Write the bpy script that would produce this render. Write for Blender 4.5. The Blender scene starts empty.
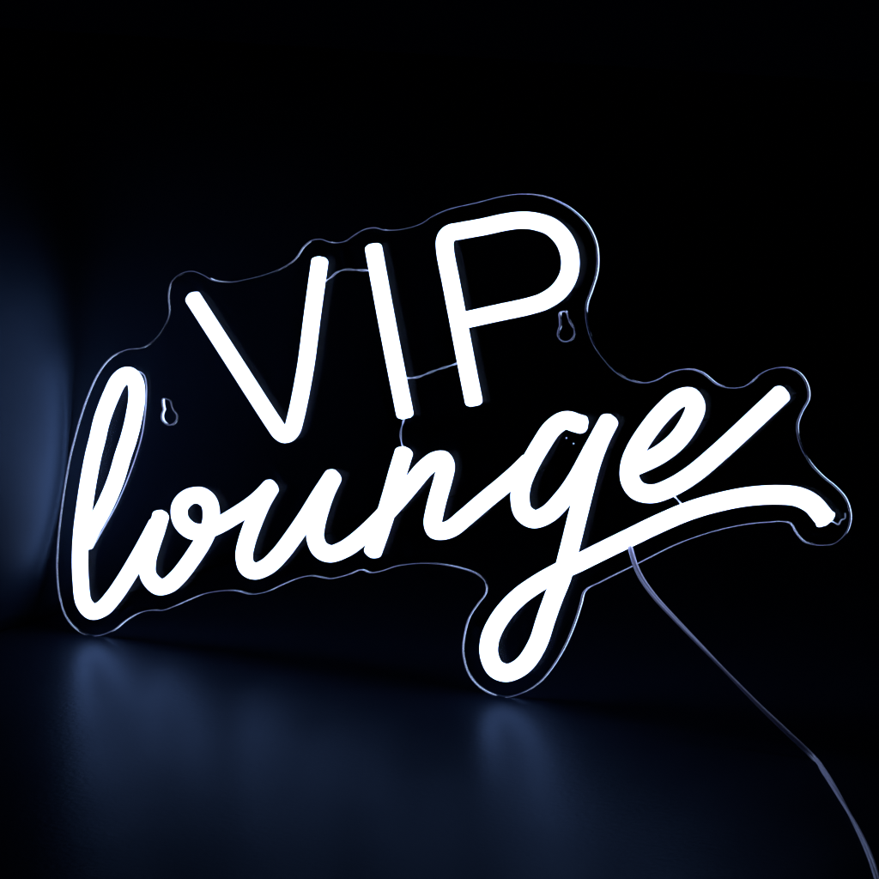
import bpy, bmesh, math
from mathutils import Vector, Euler

C = bpy.context.scene.collection
sc = bpy.context.scene

# ---------------------------------------------------------------- camera, world, light, exposure
CAM_LOC=(0.73705,-1.14926,0.32130); CAM_PITCH=7.2962; CAM_YAW=33.0000; CAM_LENS=98.294
cam = bpy.data.objects.new('camera', bpy.data.cameras.new('camera')); C.objects.link(cam)
cam.data.lens = CAM_LENS; cam.data.sensor_width = 36; cam.data.clip_end = 100; cam.data.clip_start = .01
cam.location = CAM_LOC
cam.rotation_euler = Euler((math.radians(90-CAM_PITCH), 0, math.radians(CAM_YAW)), 'XYZ')
sc.camera = cam
world = bpy.data.worlds.new('World'); sc.world = world; world.use_nodes = True
bg = world.node_tree.nodes['Background']
bg.inputs['Color'].default_value = (.10, .25, 1, 1); bg.inputs['Strength'].default_value = .0006   # the room is dark
GLOW = 6.0            # the tubes are the only lamp: strength of the lit silicone
FLOOR_ROUGH, FLOOR_IOR, FLOOR_GAIN = .33, 1.013, 3.4
WALL_COLOR = (.003, .005, .011); WALL_TURN = 96; WALL_DX = -.004; WALL_LEAN = .11; ROLL_Z, ROLL_V, ROLL_H = .135, .26, .19; WALL_DY = .004
EDGE = .6
vs = sc.view_settings
vs.view_transform = 'Standard'; vs.look = 'None'; vs.exposure = 0; vs.gamma = 1; vs.use_curve_mapping = False
sc.cycles.max_bounces = 14; sc.cycles.transmission_bounces = 14; sc.cycles.glossy_bounces = 6
sc.cycles.caustics_refractive = True; sc.cycles.caustics_reflective = True
sc.cycles.use_denoising = True; sc.cycles.blur_glossy = .3

# ---------------------------------------------------------------- traced outlines, real millimetres in the sign's own plane
PANEL=[(-288.1,126.1),(-282.5,140.9),(-274.7,157.4),(-265.1,172.3),(-254.5,181.7),(-242.1,186.4),(-231.2,187.9),(-221.8,192.7),(-213.7,200.5),(-208.5,210.0),(-208.9,221.7),(-206.4,229.5),(-199.2,235.0),(-189.3,237.1),(-181.6,235.3),(-173.9,232.2),(-160.5,231.4),(-149.0,233.3),(-133.9,236.8),(-118.9,242.3),(-110.8,247.6),(-105.9,253.6),(-100.4,257.6),(-93.1,259.0),(-84.1,257.1),(-75.2,258.2),(-68.0,262.2),(-60.9,265.5),(-53.8,266.5),(-46.8,265.3),(-34.7,266.1),(-22.6,269.2),(-14.0,273.9),(-3.9,277.8),(14.5,281.8),(32.7,285.9),(44.1,287.3),(57.0,286.6),(69.8,282.9),(79.4,277.6),(87.3,270.4),(92.1,261.5),(93.4,253.3),(92.9,245.1),(89.8,235.4),(86.7,227.1),(87.1,217.5),(91.0,206.6),(99.0,196.8),(106.5,190.6),(114.4,187.2),(123.5,186.3),(130.7,188.1),(139.7,193.0),(150.3,195.2),(158.3,193.4),(167.2,187.8),(175.0,186.5),(183.8,188.0),(192.2,194.7),(198.9,197.9),(206.6,199.0),(214.2,196.7),(219.0,190.8),(220.1,183.2),(216.3,175.8),(214.0,168.7),(215.8,159.4),(221.1,150.4),(228.7,143.2),(236.3,138.0),(242.3,131.8),(245.0,122.7),(242.7,114.0),(236.2,107.9),(227.9,106.4),(219.4,107.4),(214.4,111.8),(210.8,116.6),(197.1,115.8),(179.8,112.2),(162.3,106.6),(142.8,98.3),(121.1,86.4),(97.0,73.2),(86.9,67.0),(84.4,59.1),(79.7,45.7),(73.3,32.1),(65.2,19.6),(57.1,10.6),(47.2,4.0),(36.2,-0.1),(27.1,0.2),(16.9,4.2),(10.0,11.3),(6.6,22.7),(7.5,33.1),(10.8,43.8),(16.7,52.5),(22.1,59.6),(21.8,65.4),(16.7,69.3),(4.8,71.9),(-12.4,72.8),(-26.3,71.5),(-40.4,68.4),(-49.3,65.0),(-58.3,62.9),(-64.7,64.0),(-74.5,60.0),(-87.4,56.4),(-102.1,56.6),(-113.4,53.3),(-126.6,47.4),(-136.1,43.0),(-147.7,40.5),(-156.9,41.4),(-167.0,40.8),(-182.8,37.2),(-194.7,32.4),(-206.8,26.9),(-217.0,22.9),(-227.2,21.8),(-237.5,18.6),(-247.9,12.8),(-257.4,5.8),(-269.1,0.9),(-279.7,-0.3),(-290.2,2.9),(-298.6,10.4),(-303.6,23.7),(-305.1,40.0),(-303.8,58.2),(-301.2,74.8),(-297.1,94.7),(-291.6,116.1)]
KEYHOLE_A=[(-214.6,156.9),(-212.9,157.3),(-210.5,157.0),(-209.1,156.6),(-208.1,155.7),(-207.4,153.3),(-206.4,151.0),(-205.0,149.4),(-203.6,148.1),(-203.2,146.1),(-204.4,143.5),(-206.8,141.6),(-209.7,140.9),(-212.9,141.8),(-215.1,143.7),(-215.6,146.2),(-215.0,148.4),(-214.0,150.2),(-214.6,152.5)]
KEYHOLE_B=[(69.9,221.9),(71.5,222.7),(73.4,222.9),(74.7,221.9),(75.4,219.5),(76.4,217.3),(78.3,214.6),(79.3,213.0),(79.4,210.8),(78.3,208.5),(75.8,206.7),(72.9,206.3),(70.0,207.6),(68.9,209.7),(69.1,212.0),(70.1,214.8),(70.0,218.1)]
TUBE_V=[(-189.3,222.9),(-157.4,184.4),(-126.1,146.8),(-122.3,142.8),(-117.9,141.1),(-113.4,144.6),(-110.7,151.4),(-103.2,181.2),(-97.3,215.9),(-94.2,233.5),(-91.5,248.3)]
TUBE_I=[(-54.1,257.1),(-43.0,206.6),(-31.3,156.9)]
TUBE_P=[(15.8,167.1),(11.0,187.4),(5.9,209.9),(-0.4,237.5),(-4.1,253.8),(-4.2,260.6),(-1.1,264.4),(6.3,266.0),(21.3,268.6),(36.1,271.6),(45.9,272.8),(54.9,272.4),(66.0,269.2),(74.0,262.1),(77.6,253.0),(76.8,243.4),(71.0,234.7),(61.5,228.5),(52.6,225.5),(29.7,220.3),(9.8,215.7),(5.7,214.7)]
TUBE_L=[(-218.9,78.3),(-226.4,66.8),(-234.4,55.2),(-245.0,40.7),(-255.6,27.9),(-265.1,19.2),(-273.6,16.4),(-280.5,21.4),(-282.8,36.1),(-282.9,52.4),(-281.2,68.8),(-278.1,85.3),(-274.5,101.7),(-270.1,118.0),(-266.7,127.9),(-262.5,140.9),(-254.3,157.3),(-247.5,167.2),(-240.7,170.7),(-234.9,167.2),(-233.4,158.5),(-236.6,142.6),(-241.0,129.7),(-245.3,119.9),(-251.8,103.5),(-260.9,86.7),(-272.6,69.6),(-278.7,59.3)]
TUBE_O=[(-214.7,86.2),(-219.0,74.4),(-223.2,64.5),(-226.6,54.6),(-226.4,44.5),(-218.8,38.5),(-211.6,39.6),(-202.6,46.2),(-189.0,61.5),(-180.0,74.2),(-175.6,84.6),(-176.9,95.1),(-184.4,99.1),(-194.3,96.7),(-200.4,90.0),(-199.6,82.2),(-192.7,76.8),(-183.9,76.2),(-172.0,80.6),(-158.3,88.0),(-146.7,94.9),(-138.7,100.5),(-131.8,106.5),(-127.6,110.8)]
TUBE_U=[(-128.0,110.5),(-131.4,106.0),(-136.4,98.5),(-143.0,85.6),(-147.9,74.1),(-150.2,64.6),(-148.4,58.0),(-142.3,55.9),(-133.1,59.5),(-123.3,67.8),(-113.3,79.2),(-102.7,92.6),(-92.3,107.0),(-86.4,114.7),(-81.6,121.1)]
TUBE_UN=[(-82.0,120.2),(-84.9,115.5),(-89.0,107.9),(-92.7,98.6),(-95.8,88.6),(-96.6,80.7),(-93.3,74.3),(-86.1,72.0),(-76.1,75.4),(-67.0,81.3),(-56.2,90.1),(-45.5,100.0),(-34.9,110.6),(-27.2,118.9),(-18.1,128.6),(-10.6,133.9),(-5.8,134.5),(-3.8,131.2),(-5.1,124.7),(-8.5,114.0),(-11.4,103.8),(-12.6,96.7),(-10.9,93.3),(-6.4,93.0),(-0.3,94.9),(9.9,102.7),(21.7,112.4),(36.7,124.3),(45.2,131.5),(51.8,137.7)]
TUBE_N=[(-31.7,139.3),(-37.0,124.6),(-41.9,109.7),(-49.1,89.9),(-55.9,73.7)]
TUBE_G_BOWL=[(88.3,160.5),(81.9,161.7),(75.5,162.8),(67.5,158.2),(59.5,147.6),(51.5,134.5),(47.1,124.3),(46.2,115.6),(48.3,108.7),(54.9,105.4),(63.7,108.6),(74.6,119.1),(82.8,129.9),(93.1,147.5),(104.3,166.5)]
TUBE_G_TAIL=[(103.0,164.2),(97.2,153.3),(91.6,139.0),(87.6,124.7),(83.0,107.5),(78.7,91.3),(73.6,74.0),(68.5,62.1),(63.4,48.7),(58.6,35.2),(51.1,23.3),(43.8,17.2),(36.3,14.8),(29.7,16.9),(25.9,24.1),(26.2,32.3),(29.2,39.9),(36.2,50.3),(45.3,59.6),(56.7,68.0),(71.7,77.0),(82.6,82.4),(98.4,90.9),(116.9,100.7),(135.0,110.2),(152.9,118.6),(170.5,124.8),(187.8,129.3),(205.0,131.6),(216.0,131.5),(224.5,128.4),(229.6,123.6),(233.7,119.2)]
TUBE_E=[(118.5,139.9),(123.7,142.2),(134.6,148.0),(145.3,156.7),(153.0,167.8),(155.6,175.5),(152.0,180.4),(145.2,178.8),(136.9,171.9),(128.0,161.6),(120.0,149.7),(116.3,140.3),(116.5,132.3),(121.2,126.9),(130.3,126.0),(141.1,130.1),(154.4,138.5),(170.0,151.7),(187.2,167.6),(199.0,178.7),(207.6,186.8)]
L_REFLECTION=[(-233.5,173.4),(-228.7,171.4),(-226.8,165.6),(-227.0,155.5),(-228.8,142.8),(-231.1,132.6),(-235.8,120.2),(-243.5,103.8),(-252.9,87.0),(-262.4,73.3),(-273.6,57.4)]
WIRE_VI=[(-89.6,233.8),(-84.5,236.7),(-80.2,239.7),(-73.7,241.7),(-66.6,241.6),(-58.1,241.6)]
WIRE_IP=[(-33.0,180.2),(-27.4,180.5),(-21.9,181.7),(-15.0,184.4),(-8.2,186.8),(-1.4,188.9),(6.8,191.9)]
WIRE_IN=[(-32.4,158.1),(-33.8,153.9),(-35.3,149.1),(-35.2,143.9),(-33.1,137.6)]
WIRE_EG=[(140.6,127.7),(144.3,124.7),(148.6,120.7)]
WIRE_TIP=[(229.9,118.1),(235.5,119.9),(239.2,118.7),(240.8,121.2),(242.8,122.2),(242.9,125.1)]
CORD=[(117.5,-4.0,96.8),(121.1,-7.0,91.5),(124.7,-9.5,86.1),(130.1,-12.0,79.9),(139.4,-15.0,71.9),(153.3,-18.0,61.9),(169.9,-21.0,50.2),(189.1,-23.5,36.2),(207.9,-26.0,22.7),(226.5,-28.5,10.5),(240.5,-30.4,1.2),(258.5,-55.9,1.2),(274.8,-80.7,1.2),(299.2,-118.9,1.2),(318.8,-150.6,1.2),(337.0,-182.1,1.2),(355.5,-217.3,1.2),(377.8,-264.4,1.2)]
SPARKLES=[(75.0,152.6),(79.6,149.7)]

# ---------------------------------------------------------------- helpers
def new_mat(name):
    m = bpy.data.materials.new(name); m.use_nodes = True
    nt = m.node_tree; nt.nodes.clear()
    out = nt.nodes.new('ShaderNodeOutputMaterial')
    return m, nt, out

def principled(name, color, rough=.5, spec=.5, **kw):
    m, nt, out = new_mat(name)
    p = nt.nodes.new('ShaderNodeBsdfPrincipled')
    p.inputs['Base Color'].default_value = (*color, 1)
    p.inputs['Roughness'].default_value = rough
    p.inputs['Specular IOR Level'].default_value = spec
    for k, v in kw.items(): p.inputs[k.replace('_', ' ')].default_value = v
    nt.links.new(p.outputs[0], out.inputs['Surface'])
    return m, nt, p

def link(name, me, parent=None, mats=()):
    o = bpy.data.objects.new(name, me); C.objects.link(o)
    for m in mats: me.materials.append(m)
    if parent: o.parent = parent
    return o

def catmull(pts, step, closed=False):
    """smooth curve through the points, resampled at even steps (metres)"""
    n = len(pts); dense = []
    segs = n if closed else n-1
    for i in range(segs):
        if closed: p0, p1, p2, p3 = pts[(i-1) % n], pts[i], pts[(i+1) % n], pts[(i+2) % n]
        else:      p0, p1, p2, p3 = pts[max(i-1, 0)], pts[i], pts[i+1], pts[min(i+2, n-1)]
        # centripetal parametrisation keeps uneven spacing free of loops
        t0 = 0.; t1 = t0+max((p1-p0).length, 1e-6)**.5
        t2 = t1+max((p2-p1).length, 1e-6)**.5; t3 = t2+max((p3-p2).length, 1e-6)**.5
        for k in range(12):
            t = t1+(t2-t1)*k/12
            def mix(a, b, ta, tb): return a*((tb-t)/(tb-ta))+b*((t-ta)/(tb-ta))
            if (p1-p0).length < 1e-6: A1 = p1
            else: A1 = mix(p0, p1, t0, t1)
            A2 = mix(p1, p2, t1, t2)
            if (p3-p2).length < 1e-6: A3 = p2
            else: A3 = mix(p2, p3, t2, t3)
            B1 = mix(A1, A2, t0, t2); B2 = mix(A2, A3, t1, t3)
            dense.append(mix(B1, B2, t1, t2))
    if not closed: dense.append(pts[-1])
    else: dense.append(dense[0])
    L = [0.]
    for a, b in zip(dense, dense[1:]): L.append(L[-1]+(b-a).length)
    m = max(2, int(round(L[-1]/step))); res = []; j = 0
    for i in range(m+(0 if closed else 1)):
        s = L[-1]*i/m
        while j < len(L)-2 and L[j+1] < s: j += 1
        u = (s-L[j])/max(L[j+1]-L[j], 1e-9)
        res.append(dense[j].lerp(dense[j+1], min(max(u, 0), 1)))
    return res

def xz(pts): return [Vector((x/1000, 0, z/1000)) for x, z in pts]

# D-shaped section of the silicone flex: (across, height in front of the panel)
TW, TD = .0046, .0058
def section(w, d):
    s = [(-.96, -.0004), (-1, .22), (-1, .52), (-.93, .76), (-.76, .92), (-.48, .985), (0, 1.),
         (.48, .985), (.76, .92), (.93, .76), (1, .52), (1, .22), (.96, -.0004)]
    return [(a*w, (b if b < 0 else b*d)) for a, b in s]

def sweep_mesh(name, path, stations, seclist, lift=0):
    """path: points in the XZ plane; one section per point; closed ends"""
    bm = bmesh.new(); rings = []
    n = len(path)
    for i, p in enumerate(path):
        t = (path[min(i+1, n-1)]-path[max(i-1, 0)]).normalized()
        side = Vector((t.z, 0, -t.x))
        rings.append([bm.verts.new(p+side*a+Vector((0, -(b+(lift if b > 0 else 0)), 0))) for a, b in seclist[i]])
    for r0, r1 in zip(rings, rings[1:]):
        for k in range(len(r0)):
            q = (k+1) % len(r0)
            bm.faces.new((r0[k], r0[q], r1[q], r1[k]))
    bm.faces.new(rings[0]); bm.faces.new(rings[-1][::-1])
    bmesh.ops.recalc_face_normals(bm, faces=bm.faces)
    me = bpy.data.meshes.new(name); bm.to_mesh(me); bm.free()
    for f in me.polygons: f.use_smooth = len(f.vertices) == 4
    return me

def round_tube(name, pts, r, mat, parent, twist=None, step=.0015, sides=8):
    """thin cable or wire through 3-D points"""
    path = catmull(pts, step)
    bm = bmesh.new(); rings = []; n = len(path)
    up = Vector((0, 1, 0))
    strands = twist or [(0, 0)]
    for si in range(len(strands)):
        rings = []
        for i, p in enumerate(path):
            t = (path[min(i+1, n-1)]-path[max(i-1, 0)]).normalized()
            a = t.cross(up)
            a = a.normalized() if a.length > 1e-3 else Vector((1, 0, 0))
            b = a.cross(t).normalized()
            off, rate = strands[si]
            ph = rate*i*step + math.pi*si
            c = p + (a*math.cos(ph)+b*math.sin(ph))*off
            rings.append([bm.verts.new(c+(a*math.cos(k*2*math.pi/sides)+b*math.sin(k*2*math.pi/sides))*r) for k in range(sides)])
        for r0, r1 in zip(rings, rings[1:]):
            for k in range(sides):
                q = (k+1) % sides
                bm.faces.new((r0[k], r0[q], r1[q], r1[k]))
        bm.faces.new(rings[0]); bm.faces.new(rings[-1][::-1])
    bmesh.ops.recalc_face_normals(bm, faces=bm.faces)
    me = bpy.data.meshes.new(name); bm.to_mesh(me); bm.free()
    for f in me.polygons: f.use_smooth = len(f.vertices) == 4
    return link(name, me, parent, [mat])

def slab(name, corners, thick, mat):
    """a real slab: four corners of its face, thickened away along -normal"""
    bm = bmesh.new()
    c = [Vector(v) for v in corners]
    nrm = (c[1]-c[0]).cross(c[3]-c[0]).normalized()
    f = [bm.verts.new(v) for v in c]; b = [bm.verts.new(v-nrm*thick) for v in c]
    bm.faces.new(f); bm.faces.new(b[::-1])
    for k in range(4):
        q = (k+1) % 4
        bm.faces.new((f[q], f[k], b[k], b[q]))
    bmesh.ops.recalc_face_normals(bm, faces=bm.faces)
    me = bpy.data.meshes.new(name); bm.to_mesh(me); bm.free()
    o = link(name, me, None, [mat]); o['kind'] = 'structure'
    return o

# ---------------------------------------------------------------- materials
def lit_silicone(name, strength, color=(.44, .60, 1.)):
    m, nt, out = new_mat(name)
    e = nt.nodes.new('ShaderNodeEmission')
    e.inputs['Color'].default_value = (*color, 1); e.inputs['Strength'].default_value = strength
    nt.links.new(e.outputs[0], out.inputs['Surface'])
    return m
M_TUBE = lit_silicone('lit_white_silicone', GLOW)
M_CAP = lit_silicone('lit_silicone_end', GLOW*.97)

def floor_material():
    """black satin top: almost no diffuse, a soft sheen that only shows at grazing angles"""
    m, nt, out = new_mat('dark_satin_tabletop')
    d = nt.nodes.new('ShaderNodeBsdfDiffuse'); d.inputs['Color'].default_value = (.0015, .0025, .006, 1)
    g = nt.nodes.new('ShaderNodeBsdfGlossy'); g.inputs['Color'].default_value = (.52, .70, 1, 1)
    tc = nt.nodes.new('ShaderNodeTexCoord')
    n1 = nt.nodes.new('ShaderNodeTexNoise'); n1.inputs['Scale'].default_value = 11; n1.inputs['Detail'].default_value = 6
    nt.links.new(tc.outputs['Object'], n1.inputs['Vector'])
    mr = nt.nodes.new('ShaderNodeMapRange'); mr.inputs['To Min'].default_value = FLOOR_ROUGH-.05; mr.inputs['To Max'].default_value = FLOOR_ROUGH+.06
    nt.links.new(n1.outputs['Fac'], mr.inputs['Value']); nt.links.new(mr.outputs[0], g.inputs['Roughness'])
    n2 = nt.nodes.new('ShaderNodeTexNoise'); n2.inputs['Scale'].default_value = 300; n2.inputs['Detail'].default_value = 3
    nt.links.new(tc.outputs['Object'], n2.inputs['Vector'])
    b = nt.nodes.new('ShaderNodeBump'); b.inputs['Strength'].default_value = .25; b.inputs['Distance'].default_value = .0006
    nt.links.new(n2.outputs['Fac'], b.inputs['Height']); nt.links.new(b.outputs[0], g.inputs['Normal'])
    fr = nt.nodes.new('ShaderNodeFresnel'); fr.inputs['IOR'].default_value = FLOOR_IOR
    mu = nt.nodes.new('ShaderNodeMath'); mu.operation = 'MULTIPLY'; mu.use_clamp = True; mu.inputs[1].default_value = FLOOR_GAIN
    nt.links.new(fr.outputs[0], mu.inputs[0])
    mx = nt.nodes.new('ShaderNodeMixShader')
    nt.links.new(mu.outputs[0], mx.inputs[0]); nt.links.new(d.outputs[0], mx.inputs[1]); nt.links.new(g.outputs[0], mx.inputs[2])
    nt.links.new(mx.outputs[0], out.inputs['Surface'])
    return m

def wall_material():
    m, nt, p = principled('dark_blue_backdrop', WALL_COLOR, .48, .42)
    p.inputs['Specular Tint'].default_value = (.42, .64, 1, 1)
    tc = nt.nodes.new('ShaderNodeTexCoord')
    n = nt.nodes.new('ShaderNodeTexNoise'); n.inputs['Scale'].default_value = 5; n.inputs['Detail'].default_value = 4
    nt.links.new(tc.outputs['Object'], n.inputs['Vector'])
    b = nt.nodes.new('ShaderNodeBump'); b.inputs['Strength'].default_value = .05; b.inputs['Distance'].default_value = .01
    nt.links.new(n.outputs['Fac'], b.inputs['Height']); nt.links.new(b.outputs[0], p.inputs['Normal'])
    return m

def acrylic():
    m, nt, out = new_mat('clear_acrylic')
    r = nt.nodes.new('ShaderNodeBsdfRefraction'); r.inputs['IOR'].default_value = 1.33; r.inputs['Roughness'].default_value = 0
    r.inputs['Color'].default_value = (.985, .99, 1, 1)
    g = nt.nodes.new('ShaderNodeBsdfGlossy'); g.inputs['Roughness'].default_value = 0
    fr = nt.nodes.new('ShaderNodeFresnel'); fr.inputs['IOR'].default_value = 1.33
    # anti-glare coated sheet: weak mirror image outside, total reflection kept inside
    mr = nt.nodes.new('ShaderNodeMapRange'); mr.inputs['From Min'].default_value = .08; mr.inputs['To Min'].default_value = .0015
    nt.links.new(fr.outputs[0], mr.inputs['Value'])
    mx = nt.nodes.new('ShaderNodeMixShader'); nt.links.new(mr.outputs[0], mx.inputs[0])
    nt.links.new(r.outputs[0], mx.inputs[1]); nt.links.new(g.outputs[0], mx.inputs[2])
    nt.links.new(mx.outputs[0], out.inputs['Surface'])
    return m

def cut_edge(name, amount):
    """laser-cut acrylic edge: slightly frosted, scatters the light travelling inside the sheet"""
    m, nt, out = new_mat(name)
    g = nt.nodes.new('ShaderNodeBsdfGlass'); g.inputs['IOR'].default_value = 1.49; g.inputs['Roughness'].default_value = .35
    t = nt.nodes.new('ShaderNodeBsdfTranslucent'); t.inputs['Color'].default_value = (.8, .82, .9, 1)
    tc = nt.nodes.new('ShaderNodeTexCoord')
    n = nt.nodes.new('ShaderNodeTexNoise'); n.inputs['Scale'].default_value = 45; n.inputs['Detail'].default_value = 3
    nt.links.new(tc.outputs['Object'], n.inputs['Vector'])
    mr = nt.nodes.new('ShaderNodeMapRange'); mr.inputs['From Min'].default_value = .35; mr.inputs['From Max'].default_value = .65
    mr.inputs['To Min'].default_value = amount*.6; mr.inputs['To Max'].default_value = amount
    nt.links.new(n.outputs['Fac'], mr.inputs['Value'])
    mx = nt.nodes.new('ShaderNodeMixShader')
    nt.links.new(mr.outputs[0], mx.inputs[0]); nt.links.new(g.outputs[0], mx.inputs[1]); nt.links.new(t.outputs[0], mx.inputs[2])
    nt.links.new(mx.outputs[0], out.inputs['Surface'])
    return m

def wire_material(name, col, trans):
    m, nt, out = new_mat(name)
    d = nt.nodes.new('ShaderNodeBsdfPrincipled'); d.inputs['Base Color'].default_value = (*col, 1); d.inputs['Roughness'].default_value = .3
    t = nt.nodes.new('ShaderNodeBsdfTranslucent'); t.inputs['Color'].default_value = (*col, 1)
    mx = nt.nodes.new('ShaderNodeMixShader'); mx.inputs[0].default_value = trans
    nt.links.new(d.outputs[0], mx.inputs[1]); nt.links.new(t.outputs[0], mx.inputs[2])
    nt.links.new(mx.outputs[0], out.inputs['Surface'])
    return m

# ---------------------------------------------------------------- setting
a = math.radians(CAM_YAW)
floor = slab('floor', [(-2.2, -1.6, 0), (3.2, -1.6, 0), (3.2, 3.0, 0), (-2.2, 3.0, 0)], .04, floor_material())
# dark backdrop standing just behind the far (left) end of the sign
wa = math.radians(WALL_TURN)
wd = Vector((math.cos(wa), math.sin(wa), 0))
wp = Vector((min(x for x, z in PANEL)/1000, .0045, 0)) + Vector((WALL_DX, WALL_DY, 0))
w0, w1 = wp-wd*1.1, wp+wd*2.6
w0.z = w1.z = 0
# its face bulges towards the sign, a shape added to fade its reflected glow: nearest at height ROLL_Z, rolling away above and below
n_ = Vector((math.sin(wa), -math.cos(wa), 0))
bm = bmesh.new(); rows = []
a0 = -math.asin((ROLL_Z-.0006)/ROLL_V); a1 = math.radians(172)
for k in range(73):
    t = a0+(a1-a0)*k/72
    off, z = ROLL_H*(math.cos(t)-1), ROLL_Z+ROLL_V*math.sin(t)
    rows.append([bm.verts.new(p+n_*off+Vector((z*WALL_LEAN, 0, z))) for p in (w0, w1)])
rows.append([bm.verts.new(p-n_*2*ROLL_H+Vector((0, 0, .0006))) for p in (w0, w1)])
for k in range(len(rows)):
    r0, r1 = rows[k], rows[(k+1) % len(rows)]
    f = bm.faces.new((r0[0], r0[1], r1[1], r1[0])); f.smooth = k < 72
for s in (0, 1): bm.faces.new([r[s] for r in (rows if s else rows[::-1])])
bmesh.ops.recalc_face_normals(bm, faces=bm.faces)
me = bpy.data.meshes.new('backdrop'); bm.to_mesh(me); bm.free()
backdrop = link('backdrop', me, None, [wall_material()]); backdrop['kind'] = 'structure'

# ---------------------------------------------------------------- the sign
sign = bpy.data.objects.new('neon_sign', None); C.objects.link(sign)
sign['label'] = 'white glowing neon style sign of bent tubes on a clear contour cut acrylic panel'
sign['category'] = 'neon sign'

# clear panel with two keyhole slots
PT, CH = .0032, .0006
cu = bpy.data.curves.new('panel', 'CURVE'); cu.dimensions = '2D'; cu.fill_mode = 'BOTH'
def add_spline(pts, step):
    ps = catmull([Vector((x/1000, z/1000, 0)) for x, z in pts], step, True)
    sp = cu.splines.new('POLY'); sp.points.add(len(ps)-1)
    for q, p in zip(sp.points, ps): q.co = (p.x, p.y, 0, 1)
    sp.use_cyclic_u = True
add_spline(PANEL, .0022); add_spline(KEYHOLE_A, .0006); add_spline(KEYHOLE_B, .0006)
cu.extrude = PT/2-CH; cu.bevel_depth = CH; cu.bevel_resolution = 0; cu.offset = -CH
tmp = bpy.data.objects.new('tmp', cu); C.objects.link(tmp)
bpy.context.view_layer.update()
me = bpy.data.meshes.new_from_object(tmp.evaluated_get(bpy.context.evaluated_depsgraph_get()))
bpy.data.objects.remove(tmp); bpy.data.curves.remove(cu)
bm = bmesh.new(); bm.from_mesh(me)
bmesh.ops.remove_doubles(bm, verts=bm.verts, dist=1e-6)
bmesh.ops.recalc_face_normals(bm, faces=bm.faces)
# lay the XY drawing up into the XZ plane, front face at y = 0
for v in bm.verts: v.co = Vector((v.co.x, -v.co.z+PT/2, v.co.y))
bmesh.ops.recalc_face_normals(bm, faces=bm.faces)
key_c = [Vector((sum(p[0] for p in k)/len(k)/1000, 0, sum(p[1] for p in k)/len(k)/1000)) for k in (KEYHOLE_A, KEYHOLE_B)]
for f in bm.faces:
    ny = abs(f.normal.y); c = f.calc_center_median()
    near = min((Vector((c.x, 0, c.z))-k).length for k in key_c) < .014
    f.material_index = 0 if ny > .98 else (2 if near else (1 if ny > .3 else 0))
bm.to_mesh(me); bm.free(); me.materials.clear()
panel = link('acrylic_panel', me, sign, [acrylic(), cut_edge('cut_edge', EDGE), cut_edge('slot_edge', .7)])

def edge_line(name, pts, r, parent, inset):
    """thin strip added round a cut so its lit edge line stays unbroken, closed loop"""
    ps = catmull([Vector((x/1000, 0, z/1000)) for x, z in pts], .0009, True)
    n = len(ps); bm = bmesh.new(); rings = []
    cen = sum(ps, Vector())/n
    for i, p in enumerate(ps):
        t = (ps[(i+1) % n]-ps[i-1]).normalized(); s = Vector((t.z, 0, -t.x))
        c = p+s*inset+Vector((0, -.00012, 0))
        rr = r*(.75+.35*math.sin(i*.013)*math.sin(i*.031+1.))
        rings.append([bm.verts.new(c+(s*math.cos(k*math.pi/3)+Vector((0, 1, 0))*math.sin(k*math.pi/3))*rr) for k in range(6)])
    for i in range(n):
        r0, r1 = rings[i], rings[(i+1) % n]
        for k in range(6):
            q = (k+1) % 6
            bm.faces.new((r0[k], r0[q], r1[q], r1[k])).smooth = True
    bmesh.ops.recalc_face_normals(bm, faces=bm.faces)
    me = bpy.data.meshes.new(name); bm.to_mesh(me); bm.free()
    return link(name, me, parent, [M_EDGE_LINE])
M_EDGE_LINE = wire_material('edge_line_white', (.90, .82, .95), .5)  # pale strip added to imitate light caught along the cut edges
edge_line('added_edge_line', PANEL, .00025, panel, .0001)
for k_ in (KEYHOLE_A, KEYHOLE_B): edge_line('added_keyhole_line', k_, .00042, panel, 0)

def make_tube(pts, label, ends=(True, True), w=.0049, d=TD, lift=0., ew=(1, 1)):
    CAPL = .0032
    path = catmull(xz(pts), .0011)
    n = len(path)
    k = int(round(CAPL/.0011))
    lo, hi = (k if ends[0] else 0), (n-1-k if ends[1] else n-1)
    body = path[lo:hi+1]
    o = link('letter_tube', sweep_mesh('letter_tube', body, None, [section(w, d)]*len(body), lift), sign, [M_TUBE])
    o['label'] = label
    for e, on in enumerate(ends):
        if not on: continue
        seg = path[:lo+1][::-1] if e == 0 else path[hi:]
        seg = catmull(seg, .00028)
        m = len(seg)-1; secs = []
        for i in range(m+1):
            u = i/m
            s = max(.45, (1-u**3.2)**.5)
            secs.append(section(w*s*(1+(ew[e]-1)*min(u*3, 1)), d*(1-.25*u**3)))
        c = link('end_cap', sweep_mesh('end_cap', seg, None, secs, lift+.00003), o, [M_CAP])
    return o
make_tube(TUBE_V, 'letter V of white tube bent sharply at its foot', w=TW)
make_tube(TUBE_I, 'straight tube standing as the letter I', w=TW)
make_tube(TUBE_P, 'letter P of one white tube with a round bowl', (True, False), w=TW)
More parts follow.
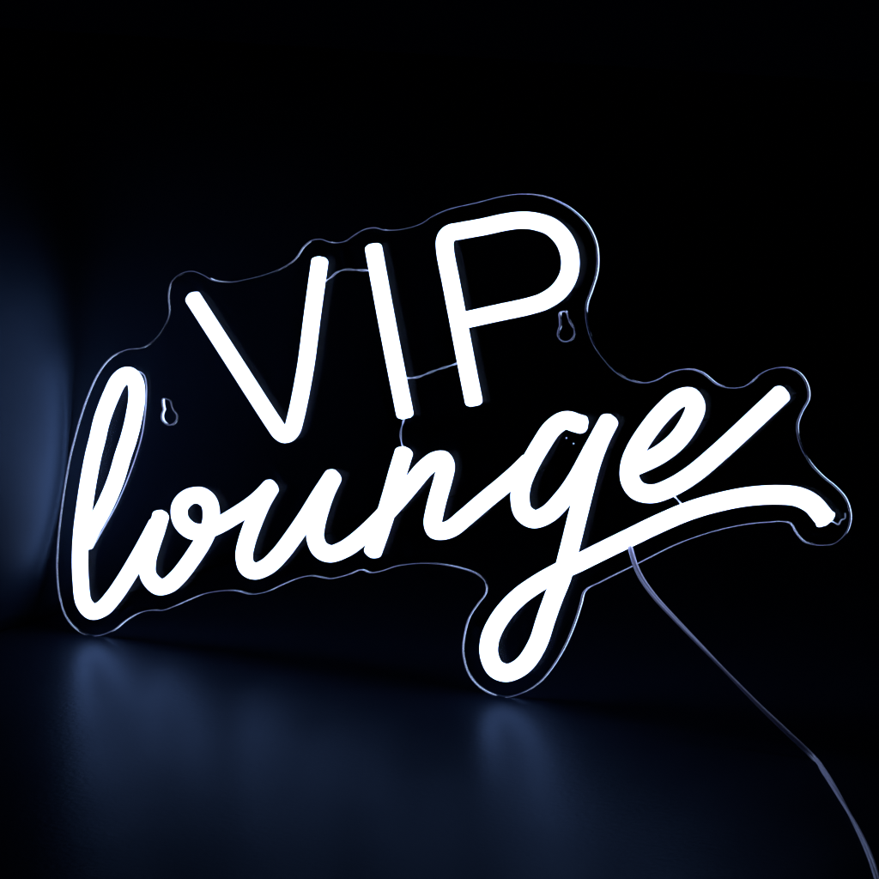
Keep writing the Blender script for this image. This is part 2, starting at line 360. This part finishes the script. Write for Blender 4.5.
make_tube(TUBE_L, 'tall looped letter l at the left end', (False, False))
make_tube(TUBE_O, 'small looped letter o', (True, True), lift=.0001)
make_tube(TUBE_U, 'first stroke of the letter u', (True, True), lift=.0002)
make_tube(TUBE_UN, 'tube running from the letter u through the arch of the letter n', (True, False), lift=.00005)
make_tube(TUBE_N, 'short slanting stem of the letter n', lift=.00015)
make_tube(TUBE_G_BOWL, 'open bowl of the letter g', (True, True), lift=.0002)
make_tube(TUBE_G_TAIL, 'letter g descender looping back into a long underline swoosh', (False, True), lift=.0001, ew=(1, 1.15))
make_tube(TUBE_E, 'letter e with a long rising exit stroke', (False, True), lift=.00005)

M_WIRE = wire_material('clear_wire', (.92, .90, .97), .4)
M_CORD = wire_material('translucent_cord', (.90, .82, .97), .25)
def wire(pts, r=.00028, off=.00034, rate=320):
    return round_tube('jumper_wire', [Vector((x/1000, -.0012, z/1000)) for x, z in pts], r, M_WIRE, sign, twist=[(off, rate), (off, rate)], step=.0006, sides=6)
for w_ in (WIRE_VI, WIRE_IP, WIRE_IN, WIRE_EG): wire(w_)
wire(WIRE_TIP, .00028, .0002)
l_reflection = round_tube('l_reflection_line', [Vector((x/1000, -.0006, z/1000)) for x, z in L_REFLECTION], .0004, M_WIRE, sign, step=.001, sides=6)  # strip standing in for the l tube's mirror line in the acrylic
l_reflection['label'] = 'thin strip standing in for the tube reflection right of the letter l'
cord = round_tube('power_cord', [Vector((x/1000, y/1000, z/1000)) for x, y, z in CORD], .00085, M_CORD, sign, twist=[(.0006, 22), (.0006, 22)], step=.002)
cord['label'] = 'translucent white two core cord trailing away over the floor'
for x, z in SPARKLES:  # tiny pale dots added as the sparkles beside the g bowl
    bm = bmesh.new(); bmesh.ops.create_icosphere(bm, subdivisions=2, radius=.00045)
    for v in bm.verts: v.co = Vector((x/1000+v.co.x, -.0001+v.co.y*.6, z/1000+v.co.z))
    me = bpy.data.meshes.new('sparkle_dot'); bm.to_mesh(me); bm.free()
    link('sparkle_dot', me, sign, [M_WIRE])
